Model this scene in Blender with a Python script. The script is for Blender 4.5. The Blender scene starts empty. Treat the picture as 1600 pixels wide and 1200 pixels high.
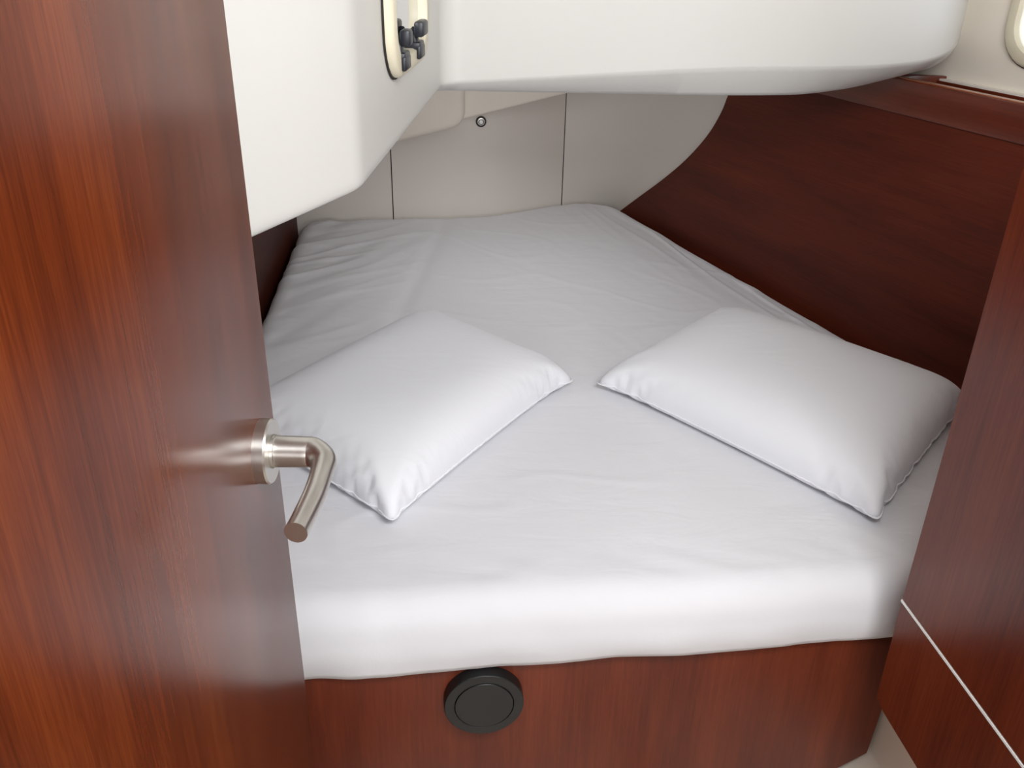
import bpy, bmesh, math, random
import numpy as np
from mathutils import Vector, Matrix, noise

sc = bpy.context.scene
COL = sc.collection

# ------------------------------------------------------------------ camera
cam_data = bpy.data.cameras.new('camera')
cam_data.sensor_width = 36.0
cam_data.lens = 36.0 * 1405.0 / 1600.0
cam_data.clip_start = 0.02
cam = bpy.data.objects.new('camera', cam_data)
COL.objects.link(cam)
cam.matrix_world = Matrix(((0.9941, 0.0335, -0.1036, 0.0),
                           (-0.1074, 0.4587, -0.8821, 0.0),
                           (0.0180, 0.8880, 0.4595, 1.47),
                           (0, 0, 0, 1)))
sc.camera = cam

# ------------------------------------------------------------------ world, lamps, exposure
world = bpy.data.worlds.new('sky')
sc.world = world
world.use_nodes = True
wn = world.node_tree.nodes
wn['Background'].inputs[0].default_value = (0.86, 0.93, 1.0, 1)
wn['Background'].inputs[1].default_value = 2.2

def area(name, loc, target, sx, sy, power, col=(1, 0.985, 0.96)):
    d = bpy.data.lights.new(name, 'AREA')
    d.shape = 'RECTANGLE'; d.size = sx; d.size_y = sy; d.energy = power; d.color = col
    o = bpy.data.objects.new(name, d); COL.objects.link(o)
    o.location = loc
    o.rotation_euler = (Vector(target) - Vector(loc)).to_track_quat('-Z', 'Y').to_euler()
    return o
# daylight through the deck hatch above the cabin doorway, and through the companionway behind
area('hatch_daylight', (0.42, 0.15, 1.96), (0.42, 1.25, 0.6), 0.85, 0.6, 31.0, (0.96, 0.985, 1.0))
area('companionway_daylight', (0.35, -2.9, 1.45), (0.35, 1.5, 0.8), 1.9, 1.0, 42.0, (0.99, 0.99, 1.0))
# added fill lamp without a fixture, brightens the foot of the bed
area('berth_foot_fill', (0.25, 2.22, 1.165), (0.30, 2.22, 0.6), 0.7, 0.6, 1.05, (1.0, 0.985, 0.97))

sc.view_settings.view_transform = 'Standard'
sc.view_settings.look = 'None'
sc.view_settings.gamma = 1.0
sc.view_settings.use_curve_mapping = False
sc.view_settings.exposure = 0.0

# ------------------------------------------------------------------ materials
def s2l(c):
    return tuple(((x / 255) / 12.92 if x / 255 <= 0.04045 else ((x / 255 + 0.055) / 1.055) ** 2.4) for x in c) + (1,)

def base_mat(name, col, rough=0.5, metal=0.0, spec=0.5):
    m = bpy.data.materials.new(name); m.use_nodes = True
    b = m.node_tree.nodes['Principled BSDF']
    b.inputs['Base Color'].default_value = s2l(col)
    b.inputs['Roughness'].default_value = rough
    b.inputs['Metallic'].default_value = metal
    b.inputs['Specular IOR Level'].default_value = spec
    return m, m.node_tree.nodes, m.node_tree.links, b

def grained(name, col, rough, scale, strength, dist=0.001, tint=0.04, spec=0.5, metal=0.0, stretch=(1, 1, 1)):
    """plain surface with a procedural fine relief and a faint tone variation"""
    m, n, l, b = base_mat(name, col, rough, metal, spec)
    tc = n.new('ShaderNodeTexCoord'); mp = n.new('ShaderNodeMapping')
    mp.inputs['Scale'].default_value = stretch
    l.new(tc.outputs['Object'], mp.inputs[0])
    t = n.new('ShaderNodeTexNoise'); t.inputs['Scale'].default_value = scale; t.inputs['Detail'].default_value = 4
    l.new(mp.outputs[0], t.inputs['Vector'])
    bp = n.new('ShaderNodeBump'); bp.inputs['Strength'].default_value = strength; bp.inputs['Distance'].default_value = dist
    l.new(t.outputs['Fac'], bp.inputs['Height']); l.new(bp.outputs[0], b.inputs['Normal'])
    t2 = n.new('ShaderNodeTexNoise'); t2.inputs['Scale'].default_value = 3.0
    l.new(tc.outputs['Object'], t2.inputs['Vector'])
    mx = n.new('ShaderNodeMix'); mx.data_type = 'RGBA'
    c = s2l(col)
    mx.inputs['A'].default_value = tuple(x * (1 - tint) for x in c[:3]) + (1,)
    mx.inputs['B'].default_value = tuple(min(1, x * (1 + tint)) for x in c[:3]) + (1,)
    l.new(t2.outputs['Fac'], mx.inputs['Factor']); l.new(mx.outputs['Result'], b.inputs['Base Color'])
    return m

def wood(name, grain_dir, dark, mid, light, rough=0.3, coat=0.0, seed=0.0, k=1.0, spec=0.5):
    """mahogany veneer; grain_dir = world direction of the fibres"""
    m, n, l, b = base_mat(name, mid, rough, 0.0, spec)
    g = Vector(grain_dir).normalized()
    q = g.rotation_difference(Vector((0, 0, 1)))
    tc = n.new('ShaderNodeTexCoord'); rot = n.new('ShaderNodeMapping')
    rot.inputs['Rotation'].default_value = q.to_euler()
    rot.inputs['Location'].default_value = (seed, seed * 0.7, seed * 1.3)
    l.new(tc.outputs['Object'], rot.inputs[0])
    def layer(sx, sz, detail, rgh=0.55):
        mp = n.new('ShaderNodeMapping'); mp.inputs['Scale'].default_value = (sx, sx, sz)
        l.new(rot.outputs[0], mp.inputs[0])
        t = n.new('ShaderNodeTexNoise'); t.inputs['Scale'].default_value = 1.0
        t.inputs['Detail'].default_value = detail; t.inputs['Roughness'].default_value = rgh
        l.new(mp.outputs[0], t.inputs['Vector'])
        return t.outputs['Fac']
    broad = layer(16, 1.7, 3); fine = layer(260 * k, 9, 5, 0.6); pores = layer(800 * k, 42, 3, 0.7)
    def math_(op, a, bb):
        x = n.new('ShaderNodeMath'); x.operation = op
        for i, v in enumerate((a, bb)):
            if isinstance(v, (int, float)): x.inputs[i].default_value = v
            else: l.new(v, x.inputs[i])
        return x.outputs[0]
    s = math_('ADD', math_('MULTIPLY', broad, 0.52), math_('ADD', math_('MULTIPLY', fine, 0.30), math_('MULTIPLY', pores, 0.18)))
    r = n.new('ShaderNodeValToRGB')
    e = r.color_ramp.elements
    e[0].position = 0.33; e[0].color = s2l(dark)
    e[1].position = 0.68; e[1].color = s2l(light)
    x = e.new(0.5); x.color = s2l(mid)
    l.new(s, r.inputs[0]); l.new(r.outputs[0], b.inputs['Base Color'])
    bp = n.new('ShaderNodeBump'); bp.inputs['Strength'].default_value = 0.02; bp.inputs['Distance'].default_value = 0.0004
    l.new(fine, bp.inputs['Height']); l.new(bp.outputs[0], b.inputs['Normal'])
    b.inputs['Coat Weight'].default_value = coat; b.inputs['Coat Roughness'].default_value = 0.2
    return m

PANEL_DIR = Vector((0.281, -0.960, 0.0)).normalized()      # along the hull-side panel, towards the door
PANEL_OUT = Vector((0.960, 0.281, 0.0)).normalized()       # out of the cabin, through that panel
DK, MD, LT = (76, 27, 12), (102, 40, 19), (124, 55, 28)
M_DOOR = wood('mahogany_door', (0, 0, 1), (64, 23, 8), (94, 39, 15), (122, 58, 23), 0.235, 0.0, spec=0.2)
M_PANEL = wood('mahogany_panel', PANEL_DIR, (66, 22, 10), (86, 31, 14), (104, 42, 20), 0.5, 0.0, 3.1, spec=0.22)
M_FRONT = wood('mahogany_base', (0, 0, 1), DK, MD, LT, 0.40, 0.0, 5.2, spec=0.4)
M_CAB = wood('mahogany_cabinet', (0, 0, 1), DK, MD, LT, 0.26, 0.0, 8.7, spec=0.4)
M_LIP = wood('mahogany_shelf', PANEL_DIR, DK, MD, LT, 0.32, 0.2, 11.3)
M_SIDE = wood('mahogany_left', (0, 1, 0), (50, 17, 8), (70, 26, 13), (86, 35, 18), 0.5, 0.0, 2.3, spec=0.2)
M_EDGE_HIGHLIGHT = wood('mahogany_edge_highlight', (0, 0, 1), (120, 62, 38), (150, 84, 54), (176, 108, 74), 0.22, 0.6, 1.2)  # paler mahogany, stands in for the highlight along the shelf lip
M_SHELL = grained('white_moulded_liner', (218, 217, 213), 0.42, 330, 0.12, 0.0006, 0.012)
M_LINER = grained('grey_white_liner', (226, 219, 211), 0.5, 260, 0.05, 0.0005, 0.02)
M_HULL = grained('white_hull_liner', (243, 235, 222), 0.5, 260, 0.08, 0.0005, 0.015)
M_GEL = grained('beige_gelcoat', (236, 226, 212), 0.45, 160, 0.06, 0.0006, 0.04)
M_GAP = base_mat('dark_joint', (40, 34, 30), 0.8)[0]
M_STEEL = grained('satin_steel', (206, 203, 198), 0.33, 400, 0.03, 0.0003, 0.03, metal=1.0)
M_STRIP = base_mat('polished_strip', (254, 254, 252), 0.3, 0.0)[0]
M_BLACK = grained('black_plastic', (26, 27, 27), 0.42, 500, 0.04, 0.0003, 0.05)
M_BLACK2 = grained('blue_black_plastic', (30, 33, 42), 0.4, 500, 0.06, 0.0004, 0.05)
M_CREAM = grained('cream_plastic', (228, 220, 196), 0.4, 300, 0.03, 0.0003, 0.02)
M_CAULK = base_mat('white_caulk', (236, 230, 222), 0.6)[0]

def cloth_mat(name, col, weave, wrinkle):
    m, n, l, b = base_mat(name, col, 0.85, 0, 0.2)
    b.inputs['Sheen Weight'].default_value = 0.15
    tc = n.new('ShaderNodeTexCoord')
    def noise_(scale, detail, stretch=(1, 1, 1), rot=0.0, dis=0.0):
        mp = n.new('ShaderNodeMapping'); mp.inputs['Scale'].default_value = stretch
        mp.inputs['Rotation'].default_value = (0, 0, rot)
        l.new(tc.outputs['Object'], mp.inputs[0])
        t = n.new('ShaderNodeTexNoise'); t.inputs['Scale'].default_value = scale; t.inputs['Detail'].default_value = detail
        t.inputs['Distortion'].default_value = dis
        l.new(mp.outputs[0], t.inputs['Vector']); return t.outputs['Fac']
    a = noise_(900, 2); w = noise_(7, 6, (1, 2.6, 1), 0.5, 0.6)
    b1 = n.new('ShaderNodeBump'); b1.inputs['Strength'].default_value = weave; b1.inputs['Distance'].default_value = 0.0005
    b2 = n.new('ShaderNodeBump'); b2.inputs['Strength'].default_value = wrinkle; b2.inputs['Distance'].default_value = 0.012
    l.new(a, b1.inputs['Height']); l.new(w, b2.inputs['Height'])
    l.new(b1.outputs[0], b2.inputs['Normal']); l.new(b2.outputs[0], b.inputs['Normal'])
    return m
M_SHEET = cloth_mat('sheet_cotton', (230, 230, 234), 0.15, 0.16)
M_PILLOW = cloth_mat('pillow_cotton', (240, 241, 246), 0.12, 0.10)

def glass_mat():
    m = bpy.data.materials.new('window_acrylic'); m.use_nodes = True
    n, l = m.node_tree.nodes, m.node_tree.links
    n.remove(n['Principled BSDF'])
    tr = n.new('ShaderNodeBsdfTransparent'); tr.inputs[0].default_value = (0.93, 0.95, 1.0, 1)
    gl = n.new('ShaderNodeBsdfGlossy'); gl.inputs['Roughness'].default_value = 0.05
    fr = n.new('ShaderNodeFresnel'); fr.inputs[0].default_value = 1.35
    mx = n.new('ShaderNodeMixShader')
    l.new(fr.outputs[0], mx.inputs[0]); l.new(tr.outputs[0], mx.inputs[1]); l.new(gl.outputs[0], mx.inputs[2])
    l.new(mx.outputs[0], n['Material Output'].inputs[0])
    return m
M_GLASS = glass_mat()

# ------------------------------------------------------------------ helpers
def thing(name, loc, label, cat, group=None, kind=None):
    o = bpy.data.objects.new(name, None); COL.objects.link(o)
    o.location = loc; o.empty_display_size = 0.05
    o['label'] = label; o['category'] = cat
    if group: o['group'] = group
    if kind: o['kind'] = kind
    return o

def origin(o):
    v = Vector((0, 0, 0))
    while o is not None:
        v += o.location; o = o.parent
    return v

def obj(name, bm, m, parent=None, smooth=False, base=None, label=None):
    """bm holds world coordinates; the object's own origin is its parent's, or base"""
    off = origin(parent) if parent else Vector(base if base else (0, 0, 0))
    bmesh.ops.recalc_face_normals(bm, faces=bm.faces)
    bmesh.ops.translate(bm, verts=bm.verts, vec=-off)
    me = bpy.data.meshes.new(name); bm.to_mesh(me); bm.free()
    me.materials.append(m)
    if smooth:
        me.polygons.foreach_set('use_smooth', [True] * len(me.polygons))
        if smooth is not True:
            me.set_sharp_from_angle(angle=math.radians(smooth))
    o = bpy.data.objects.new(name, me); COL.objects.link(o)
    if parent: o.parent = parent
    else: o.location = off
    if label: o['label'] = label
    return o

def struct(o, label=None, cat=None):
    o['kind'] = 'structure'
    if label: o['label'] = label
    if cat: o['category'] = cat
    return o

def bevel(bm, r, seg=2, angle=30):
    es = [e for e in bm.edges if len(e.link_faces) == 2 and e.calc_face_angle(0) > math.radians(angle)]
    if es: bmesh.ops.bevel(bm, geom=es, offset=r, segments=seg, affect='EDGES', profile=0.5, clamp_overlap=True)

def prism(poly, off, r=0.0, seg=2, angle=30):
    """solid from a planar polygon (3D points) pushed along the vector off"""
    bm = bmesh.new()
    a = [bm.verts.new(p) for p in poly]; b = [bm.verts.new(Vector(p) + Vector(off)) for p in poly]
    bm.faces.new(a); bm.faces.new(b[::-1])
    k = len(poly)
    for i in range(k):
        bm.faces.new((a[i], b[i], b[(i + 1) % k], a[(i + 1) % k]))
    bmesh.ops.recalc_face_normals(bm, faces=bm.faces)
    if r: bevel(bm, r, seg, angle)
    return bm

def box(x0, x1, y0, y1, z0, z1, r=0.0, seg=2):
    return prism([(x0, y0, z0), (x1, y0, z0), (x1, y1, z0), (x0, y1, z0)], (0, 0, z1 - z0), r, seg)

def oriented_box(c, ax, ay, az, hx, hy, hz, r=0.0, seg=2):
    c = Vector(c); ax, ay, az = (Vector(v).normalized() for v in (ax, ay, az))
    p = [c + ax * sx * hx + ay * sy * hy - az * hz for sx, sy in ((-1, -1), (1, -1), (1, 1), (-1, 1))]
    return prism(p, az * 2 * hz, r, seg)

def join(*bms):
    out = bmesh.new()
    for b in bms:
        me = bpy.data.meshes.new('tmp'); b.to_mesh(me); b.free(); out.from_mesh(me); bpy.data.meshes.remove(me)
    return out

def lathe(c, axis, prof, n=48):
    """profile of (radius, height along axis) turned about axis through c"""
    bm = bmesh.new(); c = Vector(c); axis = Vector(axis).normalized()
    u = axis.orthogonal().normalized(); v = axis.cross(u)
    rings = []
    for r, h in prof:
        if r < 1e-6: rings.append([bm.verts.new(c + axis * h)])
        else: rings.append([bm.verts.new(c + axis * h + (u * math.cos(2 * math.pi * i / n) + v * math.sin(2 * math.pi * i / n)) * r) for i in range(n)])
    for a, b in zip(rings, rings[1:]):
        for i in range(n):
            j = (i + 1) % n
            if len(a) == 1 and len(b) == 1: continue
            if len(a) == 1: bm.faces.new((a[0], b[i], b[j]))
            elif len(b) == 1: bm.faces.new((a[i], b[0], a[j]))
            else: bm.faces.new((a[i], b[i], b[j], a[j]))
    return bm

def tube(pts, rads, n=24, cap=True, flat=1.0, side=None):
    bm = bmesh.new(); P = [Vector(p) for p in pts]; rings = []
    ref = Vector(side) if side else Vector((0, 0, 1))
    for i, p in enumerate(P):
        t = (P[min(i + 1, len(P) - 1)] - P[max(i - 1, 0)]).normalized()
        u = (ref - t * ref.dot(t)).normalized(); v = t.cross(u)
        r = rads[i] if hasattr(rads, '__len__') else rads
        rings.append([bm.verts.new(p + u * r * flat * math.cos(2 * math.pi * k / n) + v * r * math.sin(2 * math.pi * k / n)) for k in range(n)])
    for a, b in zip(rings, rings[1:]):
        for k in range(n): bm.faces.new((a[k], a[(k + 1) % n], b[(k + 1) % n], b[k]))
    if cap:
        bm.faces.new(rings[0][::-1]); bm.faces.new(rings[-1])
    return bm

def crspline(pts, n):
    """Catmull-Rom through points, n samples per span"""
    P = [np.array(p, float) for p in pts]; P = [2 * P[0] - P[1]] + P + [2 * P[-1] - P[-2]]; out = []
    for i in range(1, len(P) - 2):
        for k in range(n):
            t = k / n; a, b, c, d = P[i - 1:i + 3]
            out.append(0.5 * ((2 * b) + (c - a) * t + (2 * a - 5 * b + 4 * c - d) * t * t + (3 * b - a - 3 * c + d) * t ** 3))
    out.append(P[-2]); return out

def rrect(w, h, r, n=8):
    out = []
    for cx, cy, a0 in ((w / 2 - r, h / 2 - r, 0), (-w / 2 + r, h / 2 - r, 90), (-w / 2 + r, -h / 2 + r, 180), (w / 2 - r, -h / 2 + r, 270)):
        for i in range(n + 1):
            a = math.radians(a0 + 90 * i / n); out.append((cx + r * math.cos(a), cy + r * math.sin(a)))
    return out

def loft(loops, closed_loops=True, cap_first=False, cap_last=False, wrap=False):
    bm = bmesh.new(); V = [[bm.verts.new(p) for p in L] for L in loops]
    seq = list(zip(V, V[1:])) + ([(V[-1], V[0])] if wrap else [])
    for a, b in seq:
        k = len(a)
        for i in range(k if closed_loops else k - 1):
            j = (i + 1) % k; bm.faces.new((a[i], a[j], b[j], b[i]))
    if cap_first: bm.faces.new(V[0][::-1])
    if cap_last: bm.faces.new(V[-1])
    return bm

# ------------------------------------------------------------------ room shell behind and around the berth
ZC = 2.0
o = obj('floor', box(-1.3, 1.75, -3.2, 3.2, -0.05, 0.0), M_GEL); struct(o, 'beige moulded cabin sole in front of the berth', 'floor')
o = obj('wall_back', box(-1.3, 1.75, -3.25, -3.2, 0, ZC), M_SHELL); struct(o, 'plain white bulkhead behind the doorway', 'wall')
o = obj('wall_left', box(-1.3, -1.25, -3.2, 0.32, 0, ZC), M_SHELL); struct(o, 'plain white wall left of the open door', 'wall')
o = obj('wall_partition', box(-1.25, -0.41, 0.28, 0.32, 0, ZC), M_SHELL); struct(o, 'white partition behind the open door', 'wall')
o = obj('wall_entry', box(1.50, 1.55, -3.2, 0.30, 0, ZC), M_SHELL); struct(o, 'white wall behind the tall cabinet', 'wall')

# ------------------------------------------------------------------ moulded white deck liner (cockpit well) : structure 'ceiling'
def fillet_path(ctrl, n=8):
    """ctrl: (x,y,z,r) -> list of points, corners rounded with quadratic arcs; returns points and (start,end) index of each span"""
    pts = []; spans = []
    for i, c in enumerate(ctrl):
        p = np.array(c[:3], float); r = c[3]
        if i in (0, len(ctrl) - 1) or r <= 0:
            pts.append(p); spans.append((len(pts) - 1, len(pts) - 1)); continue
        a = np.array(ctrl[i - 1][:3], float); b = np.array(ctrl[i + 1][:3], float)
        da = (a - p); db = (b - p); la = np.linalg.norm(da); lb = np.linalg.norm(db)
        s = p + da / la * min(r, la * 0.49); e = p + db / lb * min(r, lb * 0.49); i0 = len(pts)
        pts.append(s + (s - p) / (np.linalg.norm(s - p) + 1e-9) * min(0.004, 0.006 * la))
        for k in range(n + 1):
            t = k / n; pts.append((1 - t) ** 2 * s + 2 * t * (1 - t) * p + t * t * e)
        pts.append(e + (e - p) / (np.linalg.norm(e - p) + 1e-9) * min(0.004, 0.006 * lb))
        spans.append((i0, len(pts) - 1))
    return pts, spans

LOW = [(-0.560, 0.190, 1.180, 0), (-0.067, 1.069, 1.180, 0.022), (0.047, 1.766, 1.180, 0.030), (0.603, 1.706, 1.180, 0.10),
       (0.752, 1.716, 1.180, 0.05), (0.868, 1.760, 1.185, 0.05), (0.985, 1.805, 1.2005, 0.05), (1.073, 1.832, 1.216, 0.04), (1.13, 1.97, 1.25, 0)]
UPP = [(-0.553, 0.185, 1.195, 0), (-0.058, 1.067, 1.195, 0.018), (0.063, 1.722, 1.200, 0.035), (0.603, 1.660, 1.238, 0.10),
       (0.752, 1.666, 1.237, 0.05), (0.895, 1.700, 1.235, 0.06), (1.020, 1.745, 1.240, 0.06), (1.101, 1.803, 1.262, 0.045), (1.17, 1.95, 1.28, 0)]
WK = [0.9, 0.9, 0.4, 0.12, 0.14, 0.2, 0.3, 0.5, 0.5]    # 1 = quarter round, 0 = flat chamfer
low, spans = fillet_path(LOW); upp, _ = fillet_path(UPP)
wk = []
for (i0, i1), w in zip(spans, WK):
    while len(wk) < i0: wk.append(w)
    wk += [w] * (i1 - i0 + 1)
# spread the change of the window face's height/rounding over the inner corner only
bm = bmesh.new()
win_span = (spans[1][1], spans[2][0])
NR = 7
rings = []
for k in range(NR + 1):
    t = k / NR; row = []
    for a, b, w in zip(low, upp, wk):
        c1 = (a + b) / 2; c2 = np.array([b[0], b[1], a[2]]); c = c1 * (1 - w) + c2 * w
        row.append(bm.verts.new((1 - t) ** 2 * a + 2 * t * (1 - t) * c + t * t * b))
    rings.append(row)
rings.append([bm.verts.new((b[0], b[1], b[2] + 0.004)) for b in upp])
ZW = 1.24                                            # from here up the window face is left to its own plane
mid = [bm.verts.new((b[0], b[1], max(ZW, b[2] + 0.01))) for b in upp]; rings.append(mid)
top = [bm.verts.new((b[0], b[1], ZC)) for b in upp]; rings.append(top)
for r, (a, b) in enumerate(zip(rings, rings[1:])):
    for i in range(len(a) - 1):
        if r == len(rings) - 2 and i == win_span[0]: continue
        bm.faces.new((a[i], a[i + 1], b[i + 1], b[i]))
# underside of the well, over the bed (never a light leak)
back = [bm.verts.new(p) for p in ((1.30, 2.2, 1.22), (1.05, 3.12, 1.19), (-0.60, 3.12, 1.19), (-0.60, 0.19, 1.18))]
bm.faces.new(rings[0][:] + back)
# window face : vertical plane with a rounded opening
wa, wb = upp[win_span[0]].copy(), upp[win_span[1]].copy()
WD = Vector((wb[0] - wa[0], wb[1] - wa[1], 0)); WL = WD.length; WD.normalize()
WN = Vector((WD.y, -WD.x, 0))                        # into the cabin
WA = Vector((wa[0], wa[1], 0))
def on_win(s, z, out=0.0): return WA + WD * s + WN * out + Vector((0, 0, z))
W1C, W1Z, W1W, W1H, W1R = 0.275, 1.405, 0.235, 0.205, 0.045    # centre along the face, height, opening width/height/corner
def plane_with_hole(bm, corners, hole):
    vs = [bm.verts.new(p) for p in corners]; hs = [bm.verts.new(p) for p in hole]
    es = [bm.edges.new((L[i], L[(i + 1) % len(L)])) for L in (vs, hs) for i in range(len(L))]
    bmesh.ops.triangle_fill(bm, use_beauty=True, edges=es)
plane_with_hole(bm, [on_win(0, ZW), on_win(WL, ZW), on_win(WL, ZC), on_win(0, ZC)],
                [on_win(W1C + x, W1Z + z) for x, z in rrect(W1W, W1H, W1R)])
bmesh.ops.remove_doubles(bm, verts=bm.verts, dist=1e-5)
o = obj('ceiling', bm, M_SHELL, smooth=65); struct(o, 'white moulded deck liner stepping down over the bed', 'ceiling')

# liner overhead, above the camera side, meeting the top of the moulded well
bm = bmesh.new()
f = [bm.verts.new((b[0], b[1], ZC)) for b in upp] + [bm.verts.new(p) for p in ((1.75, 1.9, ZC), (1.75, -3.25, ZC), (-1.3, -3.25, ZC), (-1.3, 0.185, ZC))]
bm.faces.new(f)
o = obj('ceiling', bm, M_SHELL); struct(o, 'flat white headliner above the doorway', 'ceiling')

# cockpit seats and coaming outside window_1 (seen as bright white through the pane)
o = obj('trim_4', box(-0.75, -0.70, 0.3, 3.2, 1.25, 1.62), M_SHELL); struct(o, 'white cockpit coaming outside the left window', 'trim')

def portlight(name, P, dx, dn, w, h, r, frame_w, proud, label):
    """P = centre on the wall plane, dx along it, dn into the cabin"""
    up = Vector((0, 0, 1)); P = Vector(P)
    root = thing(name, P, label, 'window', kind='structure')
    def L(W, H, R, d): return [P + dx * x + up * z + dn * d for x, z in rrect(W, H, R)]
    W, H, R = w + 2 * frame_w, h + 2 * frame_w, r + frame_w * 0.75
    e = 0.006
    fr = loft([L(W, H, R, 0.001), L(W, H, R, proud - e), L(W - e, H - e, R - e / 2, proud - e * 0.3), L(W - 2 * e, H - 2 * e, R - e, proud),
               L(w + e, h + e, r + e / 2, proud), L(w, h, r, proud - e), L(w, h, r, -0.006)])
    obj('window_frame', fr, M_CREAM, root, smooth=50)
    gk = loft([L(W + 0.005, H + 0.005, R + 0.002, 0.0005), L(W + 0.005, H + 0.005, R + 0.002, 0.003), L(W - 0.004, H - 0.004, R - 0.002, 0.003)])
    obj('gasket', gk, M_GAP, root, label='thin dark gasket line round the frame')
    obj('pane', loft([L(w, h, r, 0.0012), L(w, h, r, 0.001)], cap_last=True), M_GLASS, root)
    return root
w1 = portlight('window_1', on_win(W1C, W1Z), WD, WN, W1W, W1H, W1R, 0.026, 0.015, 'cream framed portlight with black latches on the left, opening to the cockpit')
def on1(s, z, d): return on_win(W1C + s, W1Z + z, d)
Zu = Vector((0, 0, 1))
hb = -W1H / 2
# black acrylic frame rail standing inside the opening
obj('pane_rail', join(tube([on1(-W1W / 2 + 0.012, hb + 0.012, 0.003), on1(W1W / 2 - 0.03, hb + 0.014, 0.003)], 0.007, 10),
                      tube([on1(0.045, hb + 0.03, 0.003), on1(0.045, -hb - 0.02, 0.003)], 0.0045, 10)), M_BLACK2, w1)
for s, kw in ((-0.088, 0.013), (0.030, 0.022)):
    obj('latch', join(oriented_box(on1(s, hb + 0.026, 0.020), WD, Zu, WN, kw, 0.0105, 0.007, 0.004, 2),
                      oriented_box(on1(s - 0.004, hb + 0.012, 0.010), WD + Zu * 0.8, Zu, WN, 0.009, 0.012, 0.006, 0.003, 1)), M_BLACK2, w1, smooth=40)
    obj('latch_foot', join(oriented_box(on1(s + 0.006, hb - 0.006, 0.0175), WD, Zu, WN, 0.020, 0.0095, 0.0035, 0.003, 2),
                           oriented_box(on1(s + 0.006, hb + 0.003, 0.008), WD, Zu, WN, 0.020, 0.005, 0.012, 0.003, 2)), M_BLACK2, w1, smooth=40)

# ------------------------------------------------------------------ hull side : white liner with a portlight, right
PA = Vector((0.728, 2.895, 0.0))                     # foot end of the hull-side panel
def on_side(s, z, out=0.0): return PA + PANEL_DIR * s + PANEL_OUT * out + Vector((0, 0, z))
HO = 0.112
bm = bmesh.new()
W2 = (1.378, 1.342, 0.30, 0.17, 0.055)
plane_with_hole(bm, [on_side(0.55, 1.10, HO), on_side(2.75, 1.10, HO), on_side(2.75, ZC, HO), on_side(0.55, ZC, HO)],
                [on_side(W2[0] + x, W2[1] + z, HO) for x, z in rrect(W2[2], W2[3], W2[4])])
o = obj('wall_right', bm, M_HULL); struct(o, 'white hull-side liner above the shelf', 'wall')
portlight('window_2', on_side(W2[0], W2[1], HO), PANEL_DIR, -PANEL_OUT, W2[2], W2[3], W2[4], 0.026, 0.012, 'cream framed portlight in the hull side at the right edge of the view')

# ------------------------------------------------------------------ rear liner : three panels with open joints
ZR0, ZR1 = 0.02, 1.26
plan = crspline([(-0.44, 2.878), (-0.06, 2.856), (0.12, 2.848), (0.26, 2.860), (0.40, 2.915), (0.51, 2.968)], 8)
plan = [np.array(p) for p in plan]
def between(x0, x1):
    xs = [p[0] for p in plan]; ys = [p[1] for p in plan]
    X = [x0] + [x for x in xs if x0 < x < x1] + [x1]
    return [(x, float(np.interp(x, xs, ys))) for x in X]
rw = thing('wall_rear', (0.1, 2.87, 0.02), 'pale grey-white lined end wall at the foot of the bed', 'wall', kind='structure')
def sheet(pts, off):
    f = [Vector((x, y, ZR0)) for x, y in pts]; b = [Vector((x, y + off, ZR0)) for x, y in pts]
    up = Vector((0, 0, ZR1 - ZR0))
    return loft([f, [p + up for p in f], [p + up for p in b], b], closed_loops=False)
obj('panel', sheet(between(-0.44, -0.0635), 0.012), M_LINER, rw, smooth=40)
obj('panel', sheet(between(-0.0600, 0.5040), 0.012), M_LINER, rw, smooth=40)
# right panel sweeps round to the curved edge of the hull-side panel
EDGE = crspline([(-0.16, 0.51), (-0.10, 0.56), (-0.037, 0.605), (0.064, 0.674), (0.190, 0.760), (0.302, 0.845), (0.393, 0.931), (0.444, 1.000), (0.469, 1.054), (0.498, 1.13), (0.535, 1.26)], 6)
ezs = [e[1] for e in EDGE]; ess = [e[0] for e in EDGE]
rows = []
for k in range(49):
    z = ZR0 + (ZR1 - ZR0) * k / 48
    s = float(np.interp(z, ezs, ess)); K = on_side(s, z, 0.012)
    S = Vector((0.5075, 2.967, z)); w = min(1, max(0, (z - 0.62) / 0.45))
    ctrl = Vector((0.715, 3.075, z)).lerp(Vector((0.80, 2.86, z)), w)
    rows.append([S * (1 - t) ** 2 + ctrl * 2 * t * (1 - t) + K * t * t for t in [i / 16 for i in range(17)]])
obj('panel', loft(rows, closed_loops=False), M_LINER, rw, smooth=True)
obj('joint_backing', sheet([(x, y + 0.008) for x, y in between(-0.10, -0.02)], 0.002), M_GAP, rw)
obj('joint_backing', sheet([(x, y + 0.008) for x, y in between(0.47, 0.51)] + [(0.54, 2.995)], 0.002), M_GAP, rw)

# moulding hanging along the top of the rear liner, in two steps
def moulding(pts, y0, depth, r):
    return prism([(x, y0, z) for x, z in pts], (0, depth, 0), r, 4)
bm = join(moulding([(-0.44, 1.19), (-0.44, 0.764), (-0.05, 0.858), (0.135, 0.902), (0.158, 0.916), (0.168, 0.942), (0.168, 1.19)], 2.775, 0.10, 0.02),
          moulding([(0.10, 1.19), (0.10, 0.906), (0.176, 0.925), (0.500, 1.003), (0.62, 1.03), (0.62, 1.19)], 2.812, 0.17, 0.008))
o = obj('trim_1', bm, M_HULL, smooth=35); struct(o, 'stepped white moulding along the top of the end wall', 'trim')

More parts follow.
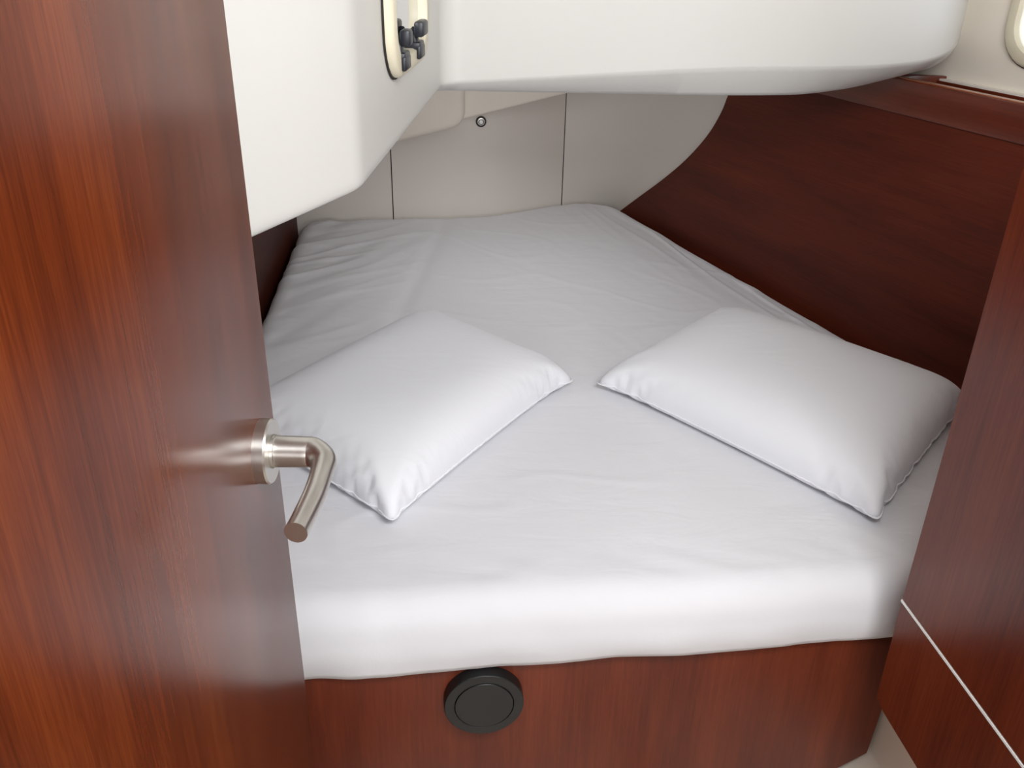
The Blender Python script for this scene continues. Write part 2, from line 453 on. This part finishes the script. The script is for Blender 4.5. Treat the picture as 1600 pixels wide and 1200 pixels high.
t = thing('knob_latch', (0.2213, 2.845, 0.908), 'small round chrome push knob on the end wall above the foot of the bed', 'latch')
c = Vector((0.2213, 2.852, 0.908)); ax = Vector((0, -1, 0))
obj('ring', lathe(c, ax, [(0.0, 0), (0.0165, 0), (0.0165, 0.003), (0.0150, 0.005), (0.0125, 0.005), (0.0115, 0.003), (0, 0.003)], 32), M_BLACK, t, smooth=30, label='dark outer ring')
obj('collar', lathe(c, ax, [(0.0112, 0.003), (0.0112, 0.0062), (0.0085, 0.0066), (0.0085, 0.003)], 32), M_STEEL, t, smooth=30)
obj('button', lathe(c, ax, [(0.0066, 0.003), (0.0066, 0.009), (0.005, 0.011), (0, 0.0115)], 24), M_STRIP, t, smooth=30, label='bright chrome centre button')

# ------------------------------------------------------------------ left mahogany side
o = obj('wall_berth', prism([(-0.436, 0.30, 0.0), (-0.371, 2.885, 0.0), (-0.392, 2.885, 0.0), (-0.455, 0.30, 0.0)], (0, 0, 1.20)), M_SIDE); struct(o, 'dark mahogany panel along the left side of the bed', 'wall')

# ------------------------------------------------------------------ hull-side mahogany panel and shelf
sp = thing('side_panel', on_side(1.0, 0.42), 'large mahogany panel with a curved far edge along the right side of the bed', 'panel')
poly = [on_side(s, z) for s, z in EDGE if z <= 1.118]
poly += [on_side(float(np.interp(1.118, ezs, ess)), 1.118), on_side(2.75, 1.118), on_side(2.75, 0.05), on_side(-0.16, 0.05)]
obj('panel_board', prism(poly, PANEL_OUT * 0.016), M_PANEL, sp)
sh = thing('shelf', on_side(1.2, 1.12), 'mahogany shelf with raised lip above the side panel', 'shelf')
def bar(s0, s1, o0, o1, z0, z1, r=0.0, seg=3):
    return prism([on_side(s0, z0, o0), on_side(s1, z0, o0), on_side(s1, z0, o1), on_side(s0, z0, o1)], (0, 0, z1 - z0), r, seg)
obj('lip', bar(0.56, 2.75, -0.005, 0.016, 1.1182, 1.187, 0.002), M_LIP, sh, smooth=40)
obj('lip_edge', bar(0.57, 2.75, -0.002, 0.013, 1.1865, 1.1895, 0.0012, 2), M_EDGE_HIGHLIGHT, sh, label='top edge of the lip, its highlight painted in as a paler tone')
obj('shelf_board', bar(0.56, 2.75, 0.016, 0.108, 1.128, 1.140), M_LIP, sh)
obj('back_board', bar(0.56, 2.75, 0.092, 0.108, 1.140, 1.181), M_LIP, sh)
obj('caulk', bar(1.08, 2.75, 0.095, 0.1115, 1.1808, 1.1845), M_CAULK, sh, label='white sealant line on the back board')
ep = prism([on_side(1.045, 1.140, 0.0165), on_side(1.045, 1.1915, 0.0165), on_side(1.085, 1.1895, 0.1110), on_side(1.085, 1.140, 0.1110)], PANEL_DIR * -0.014, 0.0015, 1)
obj('divider', ep, M_LIP, sh, smooth=40)

# ------------------------------------------------------------------ berth base
bb = thing('bed_base', (0.25, 1.0, 0.0), 'mahogany front board under the white mattress', 'bed base')
YF = 0.985
obj('front_board', prism([(-0.40, YF, 0.05), (0.50, YF, 0.05), (0.56, YF, 0.115), (0.6851, YF, 0.2035), (0.7298, YF, 0.2343), (0.7348, YF, 0.34), (0.7348, YF, 0.506), (-0.40, YF, 0.506)],
                         (0, 0.018, 0), 0.002, 2), M_FRONT, bb, smooth=40)
obj('deck_board', box(-0.365, 0.72, YF + 0.019, 2.83, 0.460, 0.484), M_FRONT, bb)
gel = prism([(0.40, 0.0, 0.0), (1.45, 0.0, 0.0), (1.45, 0.0, 0.45), (0.745, 0.0, 0.45), (0.739, 0.0, 0.235), (0.69, 0.0, 0.185), (0.40, 0.0, 0.10)], (0, 1.4, 0), 0.006, 3)
o = obj('trim_2', gel, M_GEL, smooth=35); struct(o, 'beige moulded step under the cabinet', 'trim')

# round vent cover on the front board
vc = Vector((0.0815, YF, 0.430)); vax = Vector((0, -1, 0))
v = thing('air_vent', vc, 'round black vent cover on the mahogany board below the mattress', 'vent')
obj('bezel', lathe(vc, vax, [(0.0595, 0.0), (0.0595, 0.0175), (0.0592, 0.0195), (0.0582, 0.0204), (0.0450, 0.0205), (0.0446, 0.0202), (0.0440, 0.016), (0, 0.016)], 72), M_BLACK, v, smooth=25)
obj('cap', lathe(vc, vax, [(0.0434, 0.016), (0.0434, 0.0205), (0.0428, 0.0213), (0.035, 0.0208), (0.0, 0.0195)], 72), M_BLACK, v, smooth=25, label='black round centre cap')

# ------------------------------------------------------------------ cabinet at the right
cb = thing('cabinet', (0.95, 0.3, 0.46), 'tall mahogany cabinet at the right with a thin metal inlay line', 'cabinet')
obj('lower_panel', prism([(0.653, -0.9, 0.460), (0.653, 0.875, 0.459), (0.653, 0.897, 0.466), (0.653, 0.9, 0.6415), (0.653, -0.9, 0.6415)], (0.02, 0, 0), 0.0012, 1), M_CAB, cb)
obj('upper_panel', prism([(0.653, -0.9, 0.6465), (0.653, 0.9, 0.6465), (0.653, 0.9, 1.34), (0.653, -0.9, 1.34)], (0.02, 0, 0), 0.0012, 1), M_CAB, cb)
obj('inlay_strip', box(0.6524, 0.6725, -0.9, 0.9004, 0.6422, 0.6458), M_STRIP, cb, label='thin bright metal strip')
obj('carcass', box(0.674, 1.30, -0.9, 0.898, 0.462, 1.34), M_CAB, cb)

# ------------------------------------------------------------------ mattress with fitted sheet
def mattress():
    ZT, ZB, R = 0.620, 0.510, 0.050
    foot = crspline([(-0.356, 2.846), (-0.06, 2.838), (0.12, 2.832), (0.245, 2.842), (0.40, 2.902), (0.53, 2.962), (0.630, 2.990), (0.690, 2.972), (0.726, 2.898)], 10)
    foot = np.array(foot); d = np.r_[0, np.cumsum(np.linalg.norm(np.diff(foot, axis=0), axis=1))]; d /= d[-1]
    NU, NV = 190, 250
    us = np.linspace(0, 1, NU); vs = np.linspace(0, 1, NV)
    F = np.stack([np.interp(us, d, foot[:, 0]), np.interp(us, d, foot[:, 1])], 1)
    x0, x1, y0 = -0.412, 1.262, 0.965
    ub = us
    B = np.stack([x0 + (x1 - x0) * ub, y0 + 0.003 * np.sin(us * 9.0) + 0.002 * np.sin(us * 23)], 1)
    # outline at full size, then top grid inset by R
    # inset by the edge radius; the rounded border then grows outwards from this grid
    fc = 0.5 * (F[0, 0] + F[-1, 0]); F = np.stack([fc + (F[:, 0] - fc) * (1 - 2 * R / (F[-1, 0] - F[0, 0])), F[:, 1] - R], 1)
    B = np.stack([x0 + R + (x1 - x0 - 2 * R) * us, B[:, 1] + R], 1)
    Gi = B[None] * (1 - vs[:, None, None]) + F[None] * vs[:, None, None]
    Li = np.concatenate([Gi[0, :-1], Gi[:-1, -1], Gi[-1, :0:-1], Gi[:0:-1, 0]])
    tn = np.roll(Li, -1, 0) - np.roll(Li, 1, 0); tn /= np.linalg.norm(tn, axis=1)[:, None] + 1e-9
    nrm = np.stack([tn[:, 1], -tn[:, 0]], 1)         # outward for a counter-clockwise loop
    for _ in range(4):
        nrm = nrm + np.roll(nrm, 1, 0) + np.roll(nrm, -1, 0); nrm /= np.linalg.norm(nrm, axis=1)[:, None]
    bm = bmesh.new(); vid = []
    nz = noise.noise
    for j in range(NV):
        row = []
        for i in range(NU):
            x, y = Gi[j, i]
            z = ZT
            # left cushion lies a little lower and tilts towards the side
            cr = -0.047 + 0.195 * (y - 1.98)                   # crease line x(y)
            dl = x - cr
            fade = min(1, max(0, (y - 1.45) / 0.5))
            z += -0.035 * fade * max(0, -dl) ** 1.0
            z -= 0.0040 * fade * math.exp(-(dl / 0.022) ** 2)
            dp = (x - 0.728) * 0.96 + (y - 2.895) * 0.281; al = (x - 0.728) * 0.281 - (y - 2.895) * 0.96
            rf = min(1, max(0, (dp + 0.30) / 0.22))
            z += rf * (0.0035 * max(0, 1 - abs(nz((dp * 16 + al * 1.2, al * 1.6, 21.0))) * 4) - 0.010 * rf)
            # stretched creases: diagonal pulls towards the foot and sides
            w = nz((x * 3 + y * 1.2, y * 9 - x * 14, 1.7)); w2 = nz((x * 8 - y * 2.4, y * 2.2 + x * 0.6, 7.7)); w3 = nz((x * 30 + y * 11, y * 6 - x * 2, 3.1))
            lf = min(1, max(0, (-dl) / 0.25)) * fade
            z += 0.0016 * w2 + 0.0005 * w3
            ridge = 1 - abs(nz((x * 2.0 + y * 1.0, y * 11 - x * 6, 4.4))) * 2
            z += lf * (0.006 * w + 0.009 * max(0, ridge - 0.45))
            fr = max(0, 1 - (y - 0.97) / 0.16)
            z += fr * 0.0022 * nz((x * 16 + y * 30, y * 16 - x * 5, 9.1))
            z += 0.0012 * max(0, 1 - abs(nz((x * 3.5 - y * 1.2, y * 4.5 + x * 2.6, 12.4))) * 9)
            row.append(bm.verts.new((x, y, z)))
        vid.append(row)
    for j in range(NV - 1):
        for i in range(NU - 1):
            bm.faces.new((vid[j][i], vid[j][i + 1], vid[j + 1][i + 1], vid[j + 1][i]))
    lp = vid[0][:-1] + [r[-1] for r in vid[:-1]] + vid[-1][:0:-1] + [r[0] for r in vid[:0:-1]]
    prev = lp; K = len(lp)
    prof = []
    for k in range(1, 7):
        a = math.pi / 2 * k / 6; prof.append((R * math.sin(a), -R * (1 - math.cos(a))))
    for k in range(1, 9):
        t = k / 8; prof.append((R + 0.004 * math.sin(t * 3.14) - 0.006 * t * t, -R - (ZT - ZB - R) * t))
    last = len(prof)
    for m_, (o_, dz) in enumerate(prof):
        ring = []
        for q in range(K):
            x, y = Li[q] + nrm[q] * o_
            h = (m_ + 1) / last
            wv = nz((x * 5 + 3, y * 5, 0.3)); w4 = nz((x * 11 + z * 3, y * 11, dz * 22))
            zz = lp[q].co.z + dz + h * h * (0.004 * wv - 0.007 + 0.018 * (x - 0.35))
            k_ = 0.005 * w4 * h
            ring.append(bm.verts.new((x + nrm[q][0] * k_, y + nrm[q][1] * k_, zz)))
        for q in range(K):
            bm.faces.new((prev[q], ring[q], ring[(q + 1) % K], prev[(q + 1) % K]))
        prev = ring
    bm.faces.new(prev)
    return bm
mt = thing('mattress', (0.3, 1.9, 0.51), 'wide white mattress in a fitted sheet, tapering towards the foot', 'mattress')
obj('fitted_sheet', mattress(), M_SHEET, mt, smooth=True)

# ------------------------------------------------------------------ pillows : an inflated two-sided cloth, relaxed with position constraints
def inflate(W, H, nx, ny, steps, press, seed, vol_k=0.088):
    rng = np.random.default_rng(seed)
    dx, dy = W / (nx - 1), H / (ny - 1)
    X, Y = np.meshgrid(np.linspace(-W / 2, W / 2, nx), np.linspace(-H / 2, H / 2, ny))
    top = np.stack([X, Y, np.full_like(X, 0.002)], -1); bot = top.copy(); bot[..., 2] = -0.002
    n0 = nx * ny
    P = np.concatenate([top.reshape(-1, 3), bot.reshape(-1, 3)])
    idx = np.arange(n0).reshape(ny, nx); b_idx = idx + n0
    edge = np.zeros((ny, nx), bool); edge[0] = edge[-1] = True; edge[:, 0] = edge[:, -1] = True
    b_idx[edge] = idx[edge]
    P[idx[edge], 2] = 0
    P[:, 2] += rng.normal(0, 0.0006, len(P))
    batches = []
    for I in (idx, b_idx):
        def add(a, b, rest, k):
            batches.append((a.ravel(), b.ravel(), rest, k))
        for p in (0, 1):
            add(I[:, p:-1:2], I[:, p + 1::2], dx, 1.0) if I[:, p:-1:2].shape == I[:, p + 1::2].shape else add(I[:, p:-1:2], I[:, p + 1::2][:, :I[:, p:-1:2].shape[1]], dx, 1.0)
            add(I[p:-1:2], I[p + 1::2][:I[p:-1:2].shape[0]], dy, 1.0)
            dg = math.hypot(dx, dy)
            add(I[p:-1:2, :-1], I[p + 1::2, 1:][:I[p:-1:2].shape[0]], dg, 0.35)
            add(I[p:-1:2, 1:], I[p + 1::2, :-1][:I[p:-1:2].shape[0]], dg, 0.35)
        for p in range(4):
            a = I[:, p:-2:4]; add(a, I[:, p + 2::4][:, :a.shape[1]], 2 * dx, 0.03)
            a = I[p:-2:4]; add(a, I[p + 2::4][:a.shape[0]], 2 * dy, 0.03)
    vel = np.zeros_like(P); dt = 0.02; vmax = vol_k * W * H
    tq = np.stack([idx[:-1, :-1], idx[:-1, 1:], idx[1:, 1:], idx[1:, :-1]], -1).reshape(-1, 4)
    bq = np.stack([b_idx[:-1, :-1], b_idx[1:, :-1], b_idx[1:, 1:], b_idx[:-1, 1:]], -1).reshape(-1, 4)
    Q = np.concatenate([tq, bq])
    for it in range(steps):
        a, b, c, d = (P[Q[:, k]] for k in range(4))
        fn = np.cross(c - a, d - b) * 0.125
        F = np.zeros_like(P)
        for k in range(4): np.add.at(F, Q[:, k], fn)
        ramp = min(1, (it + 1) / (steps * 0.4))
        vol = abs((P[Q[:, 0], 2] * fn[:, 2]).sum()) * 4
        vel = vel * 0.82 + F * (press * ramp * max(0.0, 1 - vol / vmax) / (dx * dy)) * dt
        sp = np.sqrt((vel * vel).sum(1))[:, None]; vel *= np.minimum(1, 0.12 / (sp + 1e-9))
        old = P.copy(); P = P + vel * dt
        for _ in range(8):
            for ia, ib, rest, k in batches:
                dd = P[ib] - P[ia]; ln = np.sqrt((dd * dd).sum(1)) + 1e-12
                cs = (k * 0.5 * (ln - rest) / ln)[:, None] * dd
                P[ia] += cs; P[ib] -= cs
        vel = (P - old) / dt
        P[n0:][edge.ravel()] = P[:n0][edge.ravel()]
    return P, idx, b_idx, Q, edge

def pillow(name, corners, height, label, group, seed, aspect, ztop=0.0, lift=0.0):
    """corners A,B,C,D (x,y) in order round the pillow; lies on the mattress"""
    nx, ny = 84, 64
    W, H = aspect
    P, idx, b_idx, Q, edge = inflate(W, H, nx, ny, 110, 9.0, seed)
    P = P.copy()
    mx = np.abs(P[:, 2]).max(); 
    tipx = np.abs(P[idx[0, 0]][0]); tipy = np.abs(P[idx[0, 0]][1])
    u = (P[:, 0] / tipx + 1) / 2; v = (P[:, 1] / tipy + 1) / 2
    # blunt, tucked corners
    a_, b_ = 2 * u - 1, 2 * v - 1
    kk = np.where((a_ < 0) & (b_ < 0), 0.015, np.where((a_ < 0) & (b_ > 0), 0.13, 0.065)) * np.clip(np.abs(a_ * b_), 0, 1.1) ** 4
    u = (a_ * (1 - kk) + 1) / 2; v = (b_ * (1 - kk) + 1) / 2
    A, B, C_, D = (np.array(c, float) for c in corners)
    XY = ((1 - u) * (1 - v))[:, None] * A + (u * (1 - v))[:, None] * B + (u * v)[:, None] * C_ + ((1 - u) * v)[:, None] * D
    z = np.sign(P[:, 2]) * (np.abs(P[:, 2]) / mx) ** 0.82 * height
    e = np.clip(1 - ((2 * np.clip(u, 0, 1) - 1) ** 4), 0, 1) * np.clip(1 - ((2 * np.clip(v, 0, 1) - 1) ** 4), 0, 1)
    zb = 0.30 * height
    base = 0.6385
    z = np.where(z >= 0, z, z * 0.30)
    Zf = base + z
    Zf = np.maximum(Zf, 0.6225 + 0.0 * Zf)
    Zf = Zf + ztop * (u - 0.5) + lift * (v - 0.5)
    Zf = np.maximum(Zf, 0.6225)
    bm = bmesh.new()
    used = {}
    def vv(i):
        if i not in used: used[i] = bm.verts.new((XY[i, 0], XY[i, 1], Zf[i]))
        return used[i]
    for q in Q:
        try: bm.faces.new([vv(int(i)) for i in q])
        except ValueError: pass
    c = XY[:nx * ny].mean(0)
    root = thing(name, (c[0], c[1], 0.6225), label, 'pillow', group)
    # stitched seam round the edge
    rim = list(idx[0, :-1]) + list(idx[:-1, -1]) + list(idx[-1, :0:-1]) + list(idx[:0:-1, 0])
    seam_pts = [Vector((XY[i, 0], XY[i, 1], Zf[i])) for i in rim]
    obj('pillowcase', bm, M_PILLOW, root, smooth=True)
    rings = []
    K = len(seam_pts)
    for k, p in enumerate(seam_pts):
        tg = (seam_pts[(k + 1) % K] - seam_pts[k - 1]).normalized(); s_ = tg.cross(Vector((0, 0, 1))).normalized(); n_ = s_.cross(tg)
        rings.append([p + s_ * 0.0022 * math.cos(a) + n_ * 0.0013 * math.sin(a) for a in [2 * math.pi * j / 6 for j in range(6)]])
    obj('seam', loft(rings, wrap=True), M_PILLOW, root, smooth=True)
    return root
pillow('pillow', [(0.317, 1.605), (-0.048, 1.128), (-0.365, 1.470), (0.024, 1.955)], 0.082,
       'white pillow on the left, beside the door handle', 'white pillows on the bed', 3, (0.62, 0.50))
pillow('pillow', [(0.355, 1.590), (0.712, 1.065), (1.098, 1.450), (0.726, 1.930)], 0.080,
       'white pillow on the right, against the side panel and cabinet', 'white pillows on the bed', 8, (0.62, 0.50))

# ------------------------------------------------------------------ open door, left
DH = math.radians(7.0)
DD = Vector((math.sin(DH), math.cos(DH), 0)); DN = Vector((math.cos(DH), -math.sin(DH), 0))   # along the leaf to its free edge / out of its face
DE = Vector((-0.120, 0.6655, 0))                     # free edge of the face
dr = thing('door_1', DE - DD * 0.75 + Vector((0, 0, 0.05)), 'open mahogany cabin door with a brushed steel lever handle', 'door', kind='structure')
def on_door(a, z, d=0.0): return DE - DD * a + DN * d + Vector((0, 0, z))
obj('door_leaf', prism([on_door(0, 0.05), on_door(0.75, 0.05), on_door(0.75, 1.93), on_door(0, 1.93)], -DN * 0.022, 0.0012, 2), M_DOOR, dr, smooth=40)
hd = bpy.data.objects.new('door_handle', None); COL.objects.link(hd); hd.parent = dr
hp = Vector((-0.124, 0.629, 1.094)) - DD * 0.007; hp = hp - DN * ((hp - DE).dot(DN))
hd.location = hp - dr.location; hd['label'] = 'brushed steel lever handle on a round rose'
obj('rose', lathe(hp, DN, [(0.026, 0.0), (0.026, 0.0085), (0.0250, 0.0100), (0.0138, 0.0100), (0.0136, 0.0095), (0, 0.0095)], 56), M_STEEL, hd, smooth=25)
obj('collar', lathe(hp, DN, [(0.0132, 0.0095), (0.0132, 0.0125), (0.0118, 0.0135), (0, 0.0135)], 40), M_STEEL, hd, smooth=25)
def hq(a, z, d): return hp - DD * a + DN * d + Vector((0, 0, z))
path = crspline([hq(0, 0, 0.0125), hq(0, 0, 0.034), hq(0.001, 0, 0.042), hq(0.009, -0.001, 0.0505), hq(0.022, -0.002, 0.0530), hq(0.052, -0.003, 0.0535), hq(0.080, -0.004, 0.0515), hq(0.099, -0.004, 0.0500)], 8)
rad = np.interp(np.linspace(0, 1, len(path)), [0, 0.28, 0.45, 0.6, 0.93, 1], [0.0126, 0.0122, 0.0106, 0.0086, 0.0082, 0.0084])
obj('lever', tube(path, list(rad), 28), M_STEEL, hd, smooth=50)
